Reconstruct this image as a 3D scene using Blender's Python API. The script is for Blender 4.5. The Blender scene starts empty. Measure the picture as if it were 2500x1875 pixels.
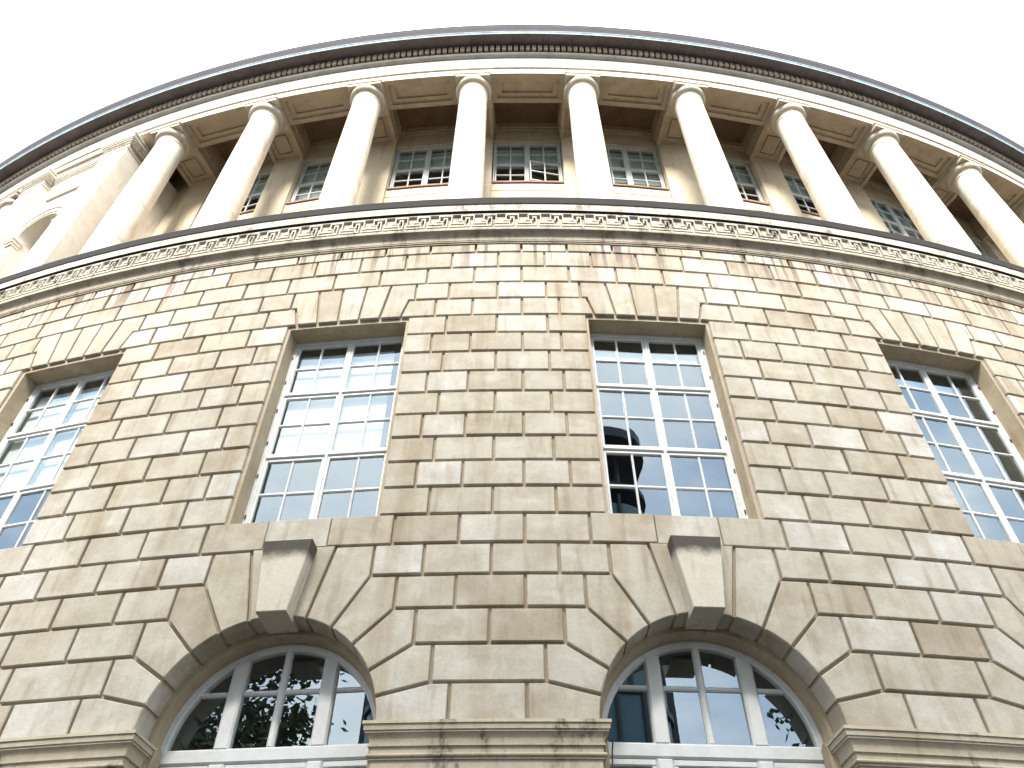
import bpy, bmesh, math, random
from mathutils import Vector, Matrix
random.seed(7)
S = bpy.context.scene
COL = S.collection

# ------------------------------------------------------------------ units
C = 0.36                      # height of one stone course in metres
R, D, ZA = 72.2777, 90.5845, 26.8573      # drum radius, axis distance, course datum above the lens (in courses)
EYE = 1.6
TH0, BK = -0.0103, 0.02547    # angle of the central pier, angle of one stone
H = 3 * BK * R                # half a lower bay, in courses
CU, BAY = 0.0093, math.radians(5.0)       # centre of the middle upper bay, upper bay angle

# ------------------------------------------------------------------ camera
F_PX, PITCH, YAW, ROLL = 1944.19, 0.8078, -0.0103, 0.0022
cam = bpy.data.cameras.new('camera'); camo = bpy.data.objects.new('camera', cam); COL.objects.link(camo)
cam.sensor_width = 36; cam.lens = F_PX / 2500 * 36; cam.clip_start = 0.05; cam.clip_end = 3000
fwd = Vector((math.sin(YAW) * math.cos(PITCH), math.cos(YAW) * math.cos(PITCH), math.sin(PITCH)))
rgt = Vector((math.cos(YAW), -math.sin(YAW), 0)); upv = rgt.cross(fwd)
r2 = rgt * math.cos(ROLL) + upv * math.sin(ROLL); u2 = upv * math.cos(ROLL) - rgt * math.sin(ROLL)
M = Matrix((( r2.x, u2.x, -fwd.x, 0), (r2.y, u2.y, -fwd.y, 0), (r2.z, u2.z, -fwd.z, EYE), (0, 0, 0, 1)))
camo.matrix_world = M
S.camera = camo

# ------------------------------------------------------------------ world, sun, exposure
SUN_EL, SUN_AZ = math.radians(43), math.radians(188)     # azimuth clockwise from +y: behind the viewer, a little left
w = bpy.data.worlds.new('World'); S.world = w; w.use_nodes = True
nt = w.node_tree; nt.nodes.clear()
def N(nt, t, **kw):
    n = nt.nodes.new(t)
    for k, v in kw.items():
        setattr(n, k, v)
    return n
out = N(nt, 'ShaderNodeOutputWorld'); bg = N(nt, 'ShaderNodeBackground'); bg.inputs['Strength'].default_value = 0.082
sky = N(nt, 'ShaderNodeTexSky', sky_type='NISHITA'); sky.sun_disc = False
sky.sun_elevation = SUN_EL; sky.sun_rotation = SUN_AZ; sky.dust_density = 2.0
tc = N(nt, 'ShaderNodeTexCoord'); mp = N(nt, 'ShaderNodeMapping'); mp.inputs['Scale'].default_value = (1, 1, 1.8)
nz = N(nt, 'ShaderNodeTexNoise'); nz.inputs['Scale'].default_value = 3.2; nz.inputs['Detail'].default_value = 7; nz.inputs['Roughness'].default_value = 0.55
rp = N(nt, 'ShaderNodeValToRGB'); rp.color_ramp.elements[0].position = 0.40; rp.color_ramp.elements[1].position = 0.68
mx = N(nt, 'ShaderNodeMix', data_type='RGBA'); mx2 = N(nt, 'ShaderNodeMix', data_type='RGBA'); mx2.inputs[0].default_value = 0.7
mx2.inputs[7].default_value = (6.4, 7.9, 9.7, 1)
nt.links.new(tc.outputs['Generated'], mp.inputs[0]); nt.links.new(mp.outputs[0], nz.inputs[0]); nt.links.new(nz.outputs[0], rp.inputs[0])
nt.links.new(sky.outputs[0], mx2.inputs[6]); nt.links.new(mx2.outputs[2], mx.inputs[6]); mx.inputs[7].default_value = (13.2, 12.9, 12.3, 1)
nt.links.new(rp.outputs[0], mx.inputs[0]); nt.links.new(mx.outputs[2], bg.inputs[0]); nt.links.new(bg.outputs[0], out.inputs[0])

sd = bpy.data.lights.new('sun', 'SUN'); sd.energy = 3.4; sd.angle = math.radians(19); sd.color = (1, 0.96, 0.90)
so = bpy.data.objects.new('sun', sd); COL.objects.link(so); so.location = (0, -10, 40)
sdir = Vector((math.sin(SUN_AZ) * math.cos(SUN_EL), math.cos(SUN_AZ) * math.cos(SUN_EL), math.sin(SUN_EL)))
so.rotation_euler = (-sdir).to_track_quat('-Z', 'Y').to_euler()
S.view_settings.view_transform = 'Standard'; S.view_settings.look = 'None'; S.view_settings.gamma = 1
S.view_settings.exposure = 2.0
S.cycles.max_bounces = 6; S.cycles.transparent_max_bounces = 12

# ------------------------------------------------------------------ materials
def new_mat(name):
    m = bpy.data.materials.new(name); m.use_nodes = True
    nt = m.node_tree; nt.nodes.clear()
    o = N(nt, 'ShaderNodeOutputMaterial'); b = N(nt, 'ShaderNodeBsdfPrincipled')
    nt.links.new(b.outputs[0], o.inputs[0])
    return m, nt, b, o
def noise(nt, vec, scale, detail=4, rough=0.55):
    n = N(nt, 'ShaderNodeTexNoise'); n.inputs['Scale'].default_value = scale
    n.inputs['Detail'].default_value = detail; n.inputs['Roughness'].default_value = rough
    nt.links.new(vec, n.inputs['Vector']); return n.outputs[0]
def mapped(nt, vec, scale, off=None):
    m = N(nt, 'ShaderNodeMapping'); m.inputs['Scale'].default_value = scale
    nt.links.new(vec, m.inputs[0])
    if off is not None: nt.links.new(off, m.inputs['Location'])
    return m.outputs[0]
def ramp(nt, fac, stops):
    r = N(nt, 'ShaderNodeValToRGB'); e = r.color_ramp.elements
    e[0].position, e[0].color = stops[0][0], (*stops[0][1], 1)
    e[1].position, e[1].color = stops[-1][0], (*stops[-1][1], 1)
    for p_, c_ in stops[1:-1]:
        x = e.new(p_); x.color = (*c_, 1)
    nt.links.new(fac, r.inputs[0]); return r.outputs[0]
def mixc(nt, fac, a, b, mode='MIX'):
    m = N(nt, 'ShaderNodeMix', data_type='RGBA', blend_type=mode)
    for s, v in ((0, fac), (6, a), (7, b)):
        if isinstance(v, (int, float)): m.inputs[s].default_value = v
        elif isinstance(v, tuple): m.inputs[s].default_value = (*v, 1)
        else: nt.links.new(v, m.inputs[s])
    return m.outputs[2]
def math_(nt, op, a, b=None, clamp=False):
    m = N(nt, 'ShaderNodeMath', operation=op); m.use_clamp = clamp
    for i, v in enumerate((a, b)):
        if v is None: continue
        if isinstance(v, (int, float)): m.inputs[i].default_value = v
        else: nt.links.new(v, m.inputs[i])
    return m.outputs[0]
def bump(nt, b, h, strength, dist=0.01):
    n = N(nt, 'ShaderNodeBump'); n.inputs['Strength'].default_value = strength; n.inputs['Distance'].default_value = dist
    nt.links.new(h, n.inputs['Height']); nt.links.new(n.outputs[0], b.inputs['Normal'])
def maprange(nt, v, a, b, c=0.0, d=1.0):
    m = N(nt, 'ShaderNodeMapRange'); m.interpolation_type = 'SMOOTHSTEP'
    nt.links.new(v, m.inputs[0])
    for i, x in enumerate((a, b, c, d)): m.inputs[i + 1].default_value = x
    return m.outputs[0]

def stone(name, tones, blotch=0.35, grime=None, streaks=None, rnd=1.0, rough=0.85):
    """tones: colours between which single stones vary; grime: (z0, z1, amount) of dirt; streaks: (z0, z1) run-off stains"""
    m, nt, b, o = new_mat(name)
    g = N(nt, 'ShaderNodeNewGeometry'); oi = N(nt, 'ShaderNodeObjectInfo')
    pos = g.outputs['Position']
    rv = N(nt, 'ShaderNodeCombineXYZ')
    nt.links.new(math_(nt, 'MULTIPLY', oi.outputs['Random'], 37.0), rv.inputs[0]); nt.links.new(math_(nt, 'MULTIPLY', oi.outputs['Random'], 91.0), rv.inputs[2])
    mv = mapped(nt, pos, (1, 1, 1), rv.outputs[0])
    k = len(tones)
    base = ramp(nt, oi.outputs['Random'], [(i / (k - 1) * rnd + (1 - rnd) * 0.5, t) for i, t in enumerate(tones)]) if k > 1 else None
    if base is None:
        base = mixc(nt, 0.0, tones[0], tones[0])
    n1 = noise(nt, mv, 2.4, 4, 0.65)
    col = mixc(nt, maprange(nt, n1, 0.36, 0.68, 0, blotch * 1.5), base, (0.66, 0.60, 0.52), 'MULTIPLY')
    n2 = noise(nt, mapped(nt, mv, (1, 1, 2.0)), 1.9, 3, 0.6)
    col = mixc(nt, maprange(nt, n2, 0.52, 0.72, 0, blotch * 1.6), col, (1.22, 1.27, 1.36), 'MULTIPLY')
    n3 = noise(nt, mapped(nt, mv, (5, 5, 0.7)), 1.6, 2, 0.6)
    col = mixc(nt, maprange(nt, n3, 0.55, 0.75, 0, 0.7), col, (0.74, 0.69, 0.62), 'MULTIPLY')
    n4 = noise(nt, pos, 42, 3, 0.75)
    col = mixc(nt, maprange(nt, n4, 0.36, 0.66, 0, 0.36), col, (0.74, 0.71, 0.66), 'MULTIPLY')
    if streaks:
        n6 = noise(nt, mapped(nt, pos, (2.6, 2.6, 0.22)), 1.0, 4, 0.6)
        col = mixc(nt, maprange(nt, n6, 0.50, 0.66, 0, 0.75), col, (0.82, 0.76, 0.68), 'MULTIPLY')
        n7 = noise(nt, mapped(nt, pos, (1.7, 1.7, 0.5)), 1.3, 5, 0.65)
        col = mixc(nt, maprange(nt, n7, 0.54, 0.70, 0, 0.7), col, (1.10, 1.15, 1.24), 'MULTIPLY')
        sep = N(nt, 'ShaderNodeSeparateXYZ'); nt.links.new(pos, sep.inputs[0])
        s1 = noise(nt, mapped(nt, pos, (9, 9, 0.35)), 1.0, 4, 0.65)
        s2 = noise(nt, mapped(nt, pos, (0.9, 0.9, 0.3)), 1.0, 2, 0.5)
        msk = math_(nt, 'MULTIPLY', maprange(nt, s1, 0.50, 0.57), maprange(nt, s2, 0.38, 0.52))
        hz = math_(nt, 'ADD', sep.outputs[2], math_(nt, 'MULTIPLY', noise(nt, mapped(nt, pos, (5, 5, 0.1)), 1.0, 2), 0.5))
        msk = math_(nt, 'MULTIPLY', msk, maprange(nt, hz, streaks[0], streaks[1]))
        col = mixc(nt, math_(nt, 'MULTIPLY', msk, 0.92), col, (0.13, 0.085, 0.06))
    if grime:
        gz = noise(nt, mapped(nt, pos, (3, 3, 1.5)), 1.5, 6, 0.7)
        col = mixc(nt, maprange(nt, gz, grime[0], grime[1], 0, grime[2]), col, grime[3] if len(grime) > 3 else (0.07, 0.06, 0.05))
    nt.links.new(col, b.inputs['Base Color']); b.inputs['Roughness'].default_value = rough
    b.inputs['Specular IOR Level'].default_value = 0.25
    hgt = math_(nt, 'ADD', math_(nt, 'MULTIPLY', noise(nt, pos, 120, 3, 0.7), 0.5), math_(nt, 'MULTIPLY', noise(nt, mv, 9, 4, 0.6), 1.5))
    bump(nt, b, hgt, 0.5, 0.006)
    return m

ZW = lambda dz: EYE + (ZA + dz) * C
TAN = [(0.375, 0.325, 0.25), (0.42, 0.375, 0.297), (0.44, 0.40, 0.325), (0.45, 0.413, 0.34), (0.51, 0.483, 0.43), (0.42, 0.38, 0.31), (0.46, 0.424, 0.35), (0.43, 0.385, 0.30)]
M_BLOCK = stone('ashlar_stone', TAN, 0.35, streaks=(ZW(-2.2) + .25, ZW(0.9) + .25))
M_BASE = stone('joint_stone', [(0.43, 0.355, 0.26)], 0.25)
M_REVEAL = stone('reveal_stone', [(0.42, 0.345, 0.24)], 0.3)
M_PALE = stone('pale_stone', [(0.64, 0.59, 0.51), (0.67, 0.615, 0.53)], 0.2)
M_COLUMN = stone('column_stone', [(0.70, 0.645, 0.555), (0.73, 0.67, 0.57)], 0.28)
M_STRING = stone('string_course_stone', [(0.50, 0.46, 0.385)], 0.2, grime=(0.50, 0.70, 0.8))
M_CAVETTO = stone('stained_moulding_stone', [(0.40, 0.35, 0.27)], 0.3, grime=(0.48, 0.68, 0.75, (0.12, 0.085, 0.065)))
M_IMPOST = stone('impost_stone', [(0.48, 0.42, 0.32), (0.46, 0.40, 0.30)], 0.25, grime=(0.55, 0.70, 0.85))
M_LOGGIA = stone('loggia_wall_stone', [(0.56, 0.475, 0.35)], 0.2)
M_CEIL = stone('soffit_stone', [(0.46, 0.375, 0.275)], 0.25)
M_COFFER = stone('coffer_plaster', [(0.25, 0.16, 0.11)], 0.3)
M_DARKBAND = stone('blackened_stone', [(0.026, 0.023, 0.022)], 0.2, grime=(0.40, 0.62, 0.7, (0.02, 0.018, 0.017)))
M_BED = stone('dark_cornice_stone', [(0.14, 0.12, 0.122)], 0.3, grime=(0.42, 0.65, 0.5))  # dark stone for the bed moulding and cornice soffit
M_SILL = stone('brown_sill_stone', [(0.26, 0.17, 0.13)], 0.2)
M_DENTIL = stone('dentil_stone', [(0.44, 0.36, 0.29)], 0.3)
M_CYMA = stone('cornice_top_stone', [(0.065, 0.06, 0.075)], 0.3, grime=(0.42, 0.65, 0.5))  # near-black violet tone for the crowning moulding
M_OVOLO = stone('ovolo_stone', [(0.40, 0.39, 0.36)], 0.3)
M_CAP = stone('capital_stone_shaded', [(0.50, 0.44, 0.355), (0.54, 0.475, 0.385)], 0.2)  # shade of the capitals put into the colour: darker than the column stone
M_LEAD = stone('lead_gutter', [(0.28, 0.38, 0.42)], 0.2, grime=(0.45, 0.7, 0.5))

def key_mat():
    m = stone('keystone_stone', [(0.52, 0.47, 0.38), (0.54, 0.49, 0.40)], 0.15)
    nt = m.node_tree; b = next(n for n in nt.nodes if n.type == 'BSDF_PRINCIPLED')
    src = b.inputs['Base Color'].links[0].from_socket
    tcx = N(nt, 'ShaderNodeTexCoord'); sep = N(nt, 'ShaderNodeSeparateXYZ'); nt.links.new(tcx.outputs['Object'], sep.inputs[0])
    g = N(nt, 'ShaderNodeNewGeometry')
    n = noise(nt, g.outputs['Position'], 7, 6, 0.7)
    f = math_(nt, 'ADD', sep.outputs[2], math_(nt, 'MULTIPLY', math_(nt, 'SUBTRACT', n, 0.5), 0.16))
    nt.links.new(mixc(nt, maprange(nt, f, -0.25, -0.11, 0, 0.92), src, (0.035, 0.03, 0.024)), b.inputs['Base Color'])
    return m
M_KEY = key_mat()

def simple(name, col, rough=0.5, bumps=None, spec=0.4, metal=0.0, var=0.0):
    m, nt, b, o = new_mat(name)
    b.inputs['Roughness'].default_value = rough; b.inputs['Specular IOR Level'].default_value = spec; b.inputs['Metallic'].default_value = metal
    g = N(nt, 'ShaderNodeNewGeometry')
    n = noise(nt, g.outputs['Position'], 6, 5, 0.65)
    c2 = tuple(x * (1 - var) for x in col)
    nt.links.new(mixc(nt, maprange(nt, n, 0.35, 0.7), col, c2), b.inputs['Base Color'])
    if bumps: bump(nt, b, noise(nt, g.outputs['Position'], bumps[0], 4), bumps[1])
    return m
M_PAINT = simple('white_window_paint', (0.62, 0.62, 0.60), 0.45, (40, 0.15), var=0.10)
M_PAINT2 = simple('grey_window_paint', (0.50, 0.53, 0.53), 0.5, (40, 0.15), var=0.15)  # greyer paint for the loggia frames and their upper casements
M_BLIND = simple('white_roller_blind', (0.60, 0.64, 0.66), 0.8, var=0.06)
M_BLIND2 = simple('green_grey_blind', (0.50, 0.60, 0.56), 0.8, var=0.1)
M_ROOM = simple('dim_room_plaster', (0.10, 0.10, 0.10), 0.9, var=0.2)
M_HINGE = simple('dark_iron', (0.05, 0.045, 0.045), 0.5, var=0.3)

def glass(name, ior, tint):
    m, nt, b, o = new_mat(name); nt.nodes.remove(b)
    fr = N(nt, 'ShaderNodeFresnel'); fr.inputs['IOR'].default_value = ior
    gi = N(nt, 'ShaderNodeNewGeometry')            # same reflectance from inside and outside: a pane has two faces
    nt.links.new(math_(nt, 'ADD', math_(nt, 'MULTIPLY', gi.outputs['Backfacing'], 1.0 / ior - ior), ior), fr.inputs['IOR'])
    t = N(nt, 'ShaderNodeBsdfTransparent'); t.inputs[0].default_value = (*tint, 1)
    gl = N(nt, 'ShaderNodeBsdfGlossy'); gl.inputs['Roughness'].default_value = 0.0; gl.inputs[0].default_value = (0.78, 0.91, 1.0, 1)
    g = N(nt, 'ShaderNodeNewGeometry'); bm_ = N(nt, 'ShaderNodeBump'); bm_.inputs['Strength'].default_value = 0.004; bm_.inputs['Distance'].default_value = 0.02
    nt.links.new(noise(nt, g.outputs['Position'], 3.0, 2), bm_.inputs['Height']); nt.links.new(bm_.outputs[0], gl.inputs['Normal'])
    mxs = N(nt, 'ShaderNodeMixShader'); nt.links.new(fr.outputs[0], mxs.inputs[0]); nt.links.new(t.outputs[0], mxs.inputs[1]); nt.links.new(gl.outputs[0], mxs.inputs[2])
    nt.links.new(mxs.outputs[0], o.inputs[0]); return m
M_GLASS = glass('window_glass', 2.55, (0.93, 0.96, 0.95))

# ------------------------------------------------------------------ mesh helpers (building-local: axis at origin, front towards -y)
def P(th, dr, dz):
    r = (R + dr) * C
    return (r * math.sin(th), -r * math.cos(th), ZW(dz))
def link(name, me, parent=None, mat=None, loc=(0, 0, 0), rz=0.0):
    o = bpy.data.objects.new(name, me); COL.objects.link(o)
    if parent is not None: o.parent = parent
    o.location = loc; o.rotation_euler = (0, 0, rz)
    if mat is not None and not me.materials: me.materials.append(mat)
    return o
def mesh(name, vs, fs, mat=None, smooth=None):
    me = bpy.data.meshes.new(name); me.from_pydata(vs, [], fs)
    bm = bmesh.new(); bm.from_mesh(me); bmesh.ops.remove_doubles(bm, verts=bm.verts, dist=1e-5)
    bmesh.ops.recalc_face_normals(bm, faces=bm.faces); bm.to_mesh(me); bm.free()
    if mat: me.materials.append(mat)
    if smooth is not None:
        me.shade_smooth()
        me.set_sharp_from_angle(angle=math.radians(smooth))
    me.update(); return me
def tag(o, label=None, cat=None, kind=None, group=None):
    if label: o['label'] = label
    if cat: o['category'] = cat
    if kind: o['kind'] = kind
    if group: o['group'] = group
    return o
def empty(name, loc=(0, 0, 0), parent=None, rz=0):
    o = bpy.data.objects.new(name, None); COL.objects.link(o); o.location = loc; o.rotation_euler = (0, 0, rz); o.parent = parent
    o.empty_display_size = 0.3
    return o
class MB:
    def __init__(s): s.v = []; s.f = []
    def add(s, vs, fs):
        k = len(s.v); s.v += list(vs); s.f += [tuple(i + k for i in f) for f in fs]; return s
    def pbox(s, th0, th1, dr0, dr1, dz0, dz1, n=1):
        """polar box"""
        for i in range(n):
            a, b = th0 + (th1 - th0) * i / n, th0 + (th1 - th0) * (i + 1) / n
            vs = [P(t, d, z) for z in (dz0, dz1) for t, d in ((a, dr0), (b, dr0), (b, dr1), (a, dr1))]
            fs = [(0, 1, 2, 3), (4, 7, 6, 5), (0, 4, 5, 1), (2, 6, 7, 3)]
            if i == 0: fs.append((3, 7, 4, 0))
            if i == n - 1: fs.append((1, 5, 6, 2))
            s.add(vs, fs)
        return s
    def box(s, x0, x1, y0, y1, z0, z1):
        vs = [(x, y, z) for z in (z0, z1) for x, y in ((x0, y0), (x1, y0), (x1, y1), (x0, y1))]
        return s.add(vs, [(0, 3, 2, 1), (4, 5, 6, 7), (0, 1, 5, 4), (1, 2, 6, 5), (2, 3, 7, 6), (3, 0, 4, 7)])
    def ring(s, prof, th0, th1, step=0.006, caps=True):
        n = max(2, int((th1 - th0) / step)); m = len(prof)
        vs = [P(th0 + (th1 - th0) * i / n, d, z) for i in range(n + 1) for d, z in prof]
        fs = [(i * m + k, (i + 1) * m + k, (i + 1) * m + k + 1, i * m + k + 1) for i in range(n) for k in range(m - 1)]
        return s.add(vs, fs)
    def lathe(s, cx, cy, prof, n=32):
        m = len(prof)
        vs = [(cx + r * math.cos(2 * math.pi * i / n), cy + r * math.sin(2 * math.pi * i / n), z) for i in range(n) for r, z in prof]
        fs = [(i * m + k, ((i + 1) % n) * m + k, ((i + 1) % n) * m + k + 1, i * m + k + 1) for i in range(n) for k in range(m - 1)]
        return s.add(vs, fs)
    def mesh(s, name, mat=None, smooth=None): return mesh(name, s.v, s.f, mat, smooth)
    def build(s, name, mat, parent=None, smooth=None, loc=(0, 0, 0), rz=0): return link(name, s.mesh(name, mat, smooth), parent, None, loc, rz)

def inset(poly, ds):
    """offset every edge i (i -> i+1) of a counter-clockwise polygon inwards by ds[i]"""
    n = len(poly); lines = []
    for i in range(n):
        (x0, y0), (x1, y1) = poly[i], poly[(i + 1) % n]
        dx, dy = x1 - x0, y1 - y0; L = math.hypot(dx, dy) or 1e-9
        nx, ny = -dy / L, dx / L
        lines.append((x0 + nx * ds[i], y0 + ny * ds[i], dx / L, dy / L))
    res = []
    for i in range(n):
        ax, ay, adx, ady = lines[i - 1]; bx, by, bdx, bdy = lines[i]
        den = adx * bdy - ady * bdx
        if abs(den) < 1e-3: res.append((bx, by)); continue
        t = ((bx - ax) * bdy - (by - ay) * bdx) / den
        res.append((ax + adx * t, ay + ady * t))
    return res
def block_geo(poly, ds, back, front, bev, dz0=0.0, noback=True):
    """stone: polygon in (u, dz) courses, edges drawn back by ds, front face at `front`"""
    area = sum(poly[i][0] * poly[(i + 1) % len(poly)][1] - poly[(i + 1) % len(poly)][0] * poly[i][1] for i in range(len(poly)))
    if area < 0:
        poly = poly[::-1]; ds = ds[::-1][1:] + ds[::-1][:1]
    p1 = inset(poly, ds); p2 = inset(p1, [bev] * len(p1)); n = len(p1)
    def pt(u, z, d):
        r = (R + d) * C; a = u / R
        return (r * math.sin(a), -r * math.cos(a), (z - dz0) * C)
    vs = [pt(u, z, back) for u, z in p1] + [pt(u, z, front - bev) for u, z in p1] + [pt(u, z, front) for u, z in p2]
    fs = [(i, (i + 1) % n, n + (i + 1) % n, n + i) for i in range(n)] + [(n + i, n + (i + 1) % n, 2 * n + (i + 1) % n, 2 * n + i) for i in range(n)]
    fs.append(tuple(range(2 * n, 3 * n)))
    if not noback: fs.append(tuple(range(n - 1, -1, -1)))
    return vs, fs

# ------------------------------------------------------------------ ground
M_PAVE = simple('pavement_stone', (0.07, 0.067, 0.062), 0.85, (30, 0.4), var=0.3)
M_ROAD = simple('asphalt', (0.055, 0.055, 0.057), 0.9, (80, 0.6), var=0.3)
AX = D * C                    # the drum's axis stands at (0, AX)
g = MB().add([(-600, -600, 0), (600, -600, 0), (600, 600, 0), (-600, 600, 0)], [(0, 1, 2, 3)]).build('ground', M_ROAD); tag(g, kind='structure')
pv = MB()
n = 72; ro, ri = (R + 22) * C, (R - 1.5) * C
vs = [(r * math.sin(2 * math.pi * i / n), AX - r * math.cos(2 * math.pi * i / n), z) for i in range(n) for r, z in ((ri, 0.13), (ro, 0.13), (ro, 0.0))]
fs = [q for i in range(n) for q in ((3 * i, 3 * ((i + 1) % n), 3 * ((i + 1) % n) + 1, 3 * i + 1), (3 * i + 1, 3 * ((i + 1) % n) + 1, 3 * ((i + 1) % n) + 2, 3 * i + 2))]
pv.add(vs, fs); tag(pv.build('pavement', M_PAVE), kind='structure')

# ------------------------------------------------------------------ the round library
lib = empty('round_library', (0, AX, 0))
tag(lib, 'round pale stone library with rusticated drum, arched windows and upper colonnade', 'building')
JC = lambda v, m=0: TH0 + 6 * m * BK + v / R          # angle of a point v courses right of pier m
WC = lambda m: TH0 + (-3 + 6 * m) * BK                # angle of window axis m (m = 0 left of centre)
PIERS = range(-4, 5)
BF = -0.125                                            # depth of the joints

# base wall behind the stones
mb = MB()
RA, RI = 2.97, 2.80
for m in range(-4, 5):
    w0 = WC(m)
    def q(u0, u1, z0, z1, d=BF):
        mb.add([P(w0 + u0 / R, d, z0), P(w0 + u1 / R, d, z0), P(w0 + u1 / R, d, z1), P(w0 + u0 / R, d, z1)], [(0, 1, 2, 3)])
    us = [-H, -4.4, -3.3, -2.18, -1.1, 0, 1.1, 2.18, 3.3, 4.4, H]
    for a, b in zip(us, us[1:]):
        q(a, b, -4.12, 0.6)
        if not (a >= -2.19 and b <= 2.19): q(a, b, -13.0, -4.12)
    us = [-H, -4.4, -RA] + [RA * math.sin(math.radians(x)) for x in range(-85, 90, 5)] + [RA, 4.4, H]
    for a, b in zip(us, us[1:]):
        if abs(a + b) / 2 < RA:
            za = -19 + math.sqrt(max(0, RA * RA - a * a)); zb = -19 + math.sqrt(max(0, RA * RA - b * b))
            mb.add([P(w0 + a / R, BF, za), P(w0 + b / R, BF, zb), P(w0 + b / R, BF, -13.0), P(w0 + a / R, BF, -13.0)], [(0, 1, 2, 3)])
        else:
            q(a, b, -31.3, -13.0)
lower = mb.build('lower_wall', M_BASE, lib)

# screen position, used only to sort the stones into single parts and the joined rest
def on_screen(th, dz, mar=0.06):
    p = Vector(P(th, 0, dz)) + Vector((0, AX, 0)) - Vector((0, 0, EYE))
    d = p.dot(fwd)
    if d <= 0: return False
    x = F_PX * p.dot(r2) / d / 2500; y = F_PX * p.dot(u2) / d / 2500
    return abs(x) < 0.5 + mar and abs(y) < 0.375 + mar
rest = MB(); cache = {}; nblk = 0
G, GV = 0.044, 0.046
def rest_add(vs, fs, th, z):
    c_, s_ = math.cos(th), math.sin(th)
    rest.add([(x * c_ - y * s_, x * s_ + y * c_, zz + z) for x, y, zz in vs], fs)
def put(key, poly, ds, th, zbase, dz0, name='ashlar_block', mat=M_BLOCK, back=-0.15, front=0.0, bev=0.022, parent=None, force=False, cz=None):
    global nblk
    if key not in cache:
        vs, fs = block_geo(poly, ds, back, front, bev, dz0)
        cache[key] = (vs, fs, None)
    vs, fs, me = cache[key]
    if not (force or on_screen(th, zbase + 0.5 if cz is None else cz)):
        rest_add(vs, fs, th, ZW(zbase)); return None
    if me is None:
        me = mesh(name, vs, fs, mat); cache[key] = (vs, fs, me)
    j = random.uniform(-0.004, 0.006)
    o = link(name, me, parent or lower, None, (math.sin(th) * j, -math.cos(th) * j, ZW(zbase)), th)
    o.scale = (1 + random.uniform(-0.006, 0.006), 1, 1 + random.uniform(-0.010, 0.008)); o.rotation_euler = (0, random.gauss(0, 0.0012), th)
    nblk += 1
    return o
def row(k, m, vv, g_bottom=G, g_top=G):
    """stones of course k (top at 1-k) on pier m, joints at vv"""
    for a, b in zip(vv, vv[1:]):
        wd = b - a; key = ('r', round(wd, 2), round(g_bottom, 3), round(g_top, 3))
        put(key, [(-wd / 2, 0), (wd / 2, 0), (wd / 2, 1), (-wd / 2, 1)], [g_bottom, GV, g_top, GV], JC((a + b) / 2, m), -k, 0)
ST = BK * R
for m in PIERS:
    row(0, m, [(-2.5 + i) * ST for i in range(7)], g_top=0.45)
    row(1, m, [(-3 + i) * ST for i in range(7)])
    row(2, m, [(-2.5 + i) * ST for i in range(7)])
    e = H - 2.4; row(3, m, [-e, -ST, 0, ST, e])
    e0, e1 = H - 2.18, H - 1.95
    row(4, m, [-1.25 * ST, -0.5 * ST, 0.5 * ST, 1.25 * ST])
    a = 1.25 * ST
    put(('er',), [(0, 0), (e1 - a, 0), (e0 - a, 1), (0, 1)], [G, G, G, G], JC(a, m), -4, 0)
    put(('el',), [(-(e1 - a), 0), (0, 0), (0, 1), (-(e0 - a), 1)], [G, G, G, G], JC(-a, m), -4, 0)
    e = H - 2.18 - 0.07
    for k in range(5, 14):
        row(k, m, [-e, -ST, 0, ST, e] if k % 2 else [-e, -1.25 * ST, -0.5 * ST, 0.5 * ST, 1.25 * ST, e])
    row(14, m, [-1.5 * ST, -0.5 * ST, 0.5 * ST, 1.5 * ST])
    e = H - 2.30; row(15, m, [-e, -ST, 0, ST, e])
    e = H - 3.02; row(16, m, [-e, -0.5 * ST, 0.5 * ST, e])
    e = H - 3.62; row(17, m, [-e, 0, e])
    e = H - 4.12; row(18, m, [-e, e])
    e = H - 4.60; row(19, m, [-e, e], g_bottom=0.0)

# flat arches, sills, round arches and keystones
TOPS = [-2.4, -1.42, -0.47, 0.47, 1.42, 2.4]; BOTS = [-1.95, -1.17, -0.39, 0.39, 1.17, 1.95]
RV = 2.92
arc = lambda f: (RV * math.sin(f), -19 + RV * math.cos(f))
PH = [0.263, 0.527, 0.80, 1.098, 1.336, math.pi / 2]
OUTER = [None, (2.28, -15.0), (3.02, -16.02), (3.62, -17.0), (4.12, -18.0)]
def arch_polys():
    res = []
    a = [arc(PH[0] * (1 - 2 * i / 6)) for i in range(7)]                       # key panel, right to left along the arch
    res.append(('k', [(-1.21, -13.985), (1.21, -13.985)] + a, [0.0, G] + [0.0] * 6 + [G]))
    tops = [((1.21, -14), (2.30, -14), (2.30, -15.0)), ((2.28, -15), (3.02, -15), (3.02, -16.02)), ((3.02, -16), (3.62, -16), (3.62, -17.0)),
            ((3.62, -17), (4.12, -17), (4.12, -18.0)), ((4.12, -18), (4.60, -18), (4.60, -19))]
    for i, t in enumerate(tops):
        a = [arc(PH[i + 1] + (PH[i] - PH[i + 1]) * s / 4) for s in range(5)]
        poly = list(t) + a
        ds = [G, G, G if i < 4 else 0.0] + [0.0] * 4 + [G]
        res.append(('v%d' % i, poly, ds))
        mp_ = [(-x, z) for x, z in poly]
        res.append(('w%d' % i, mp_, ds))
    return res
AP = arch_polys()
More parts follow.
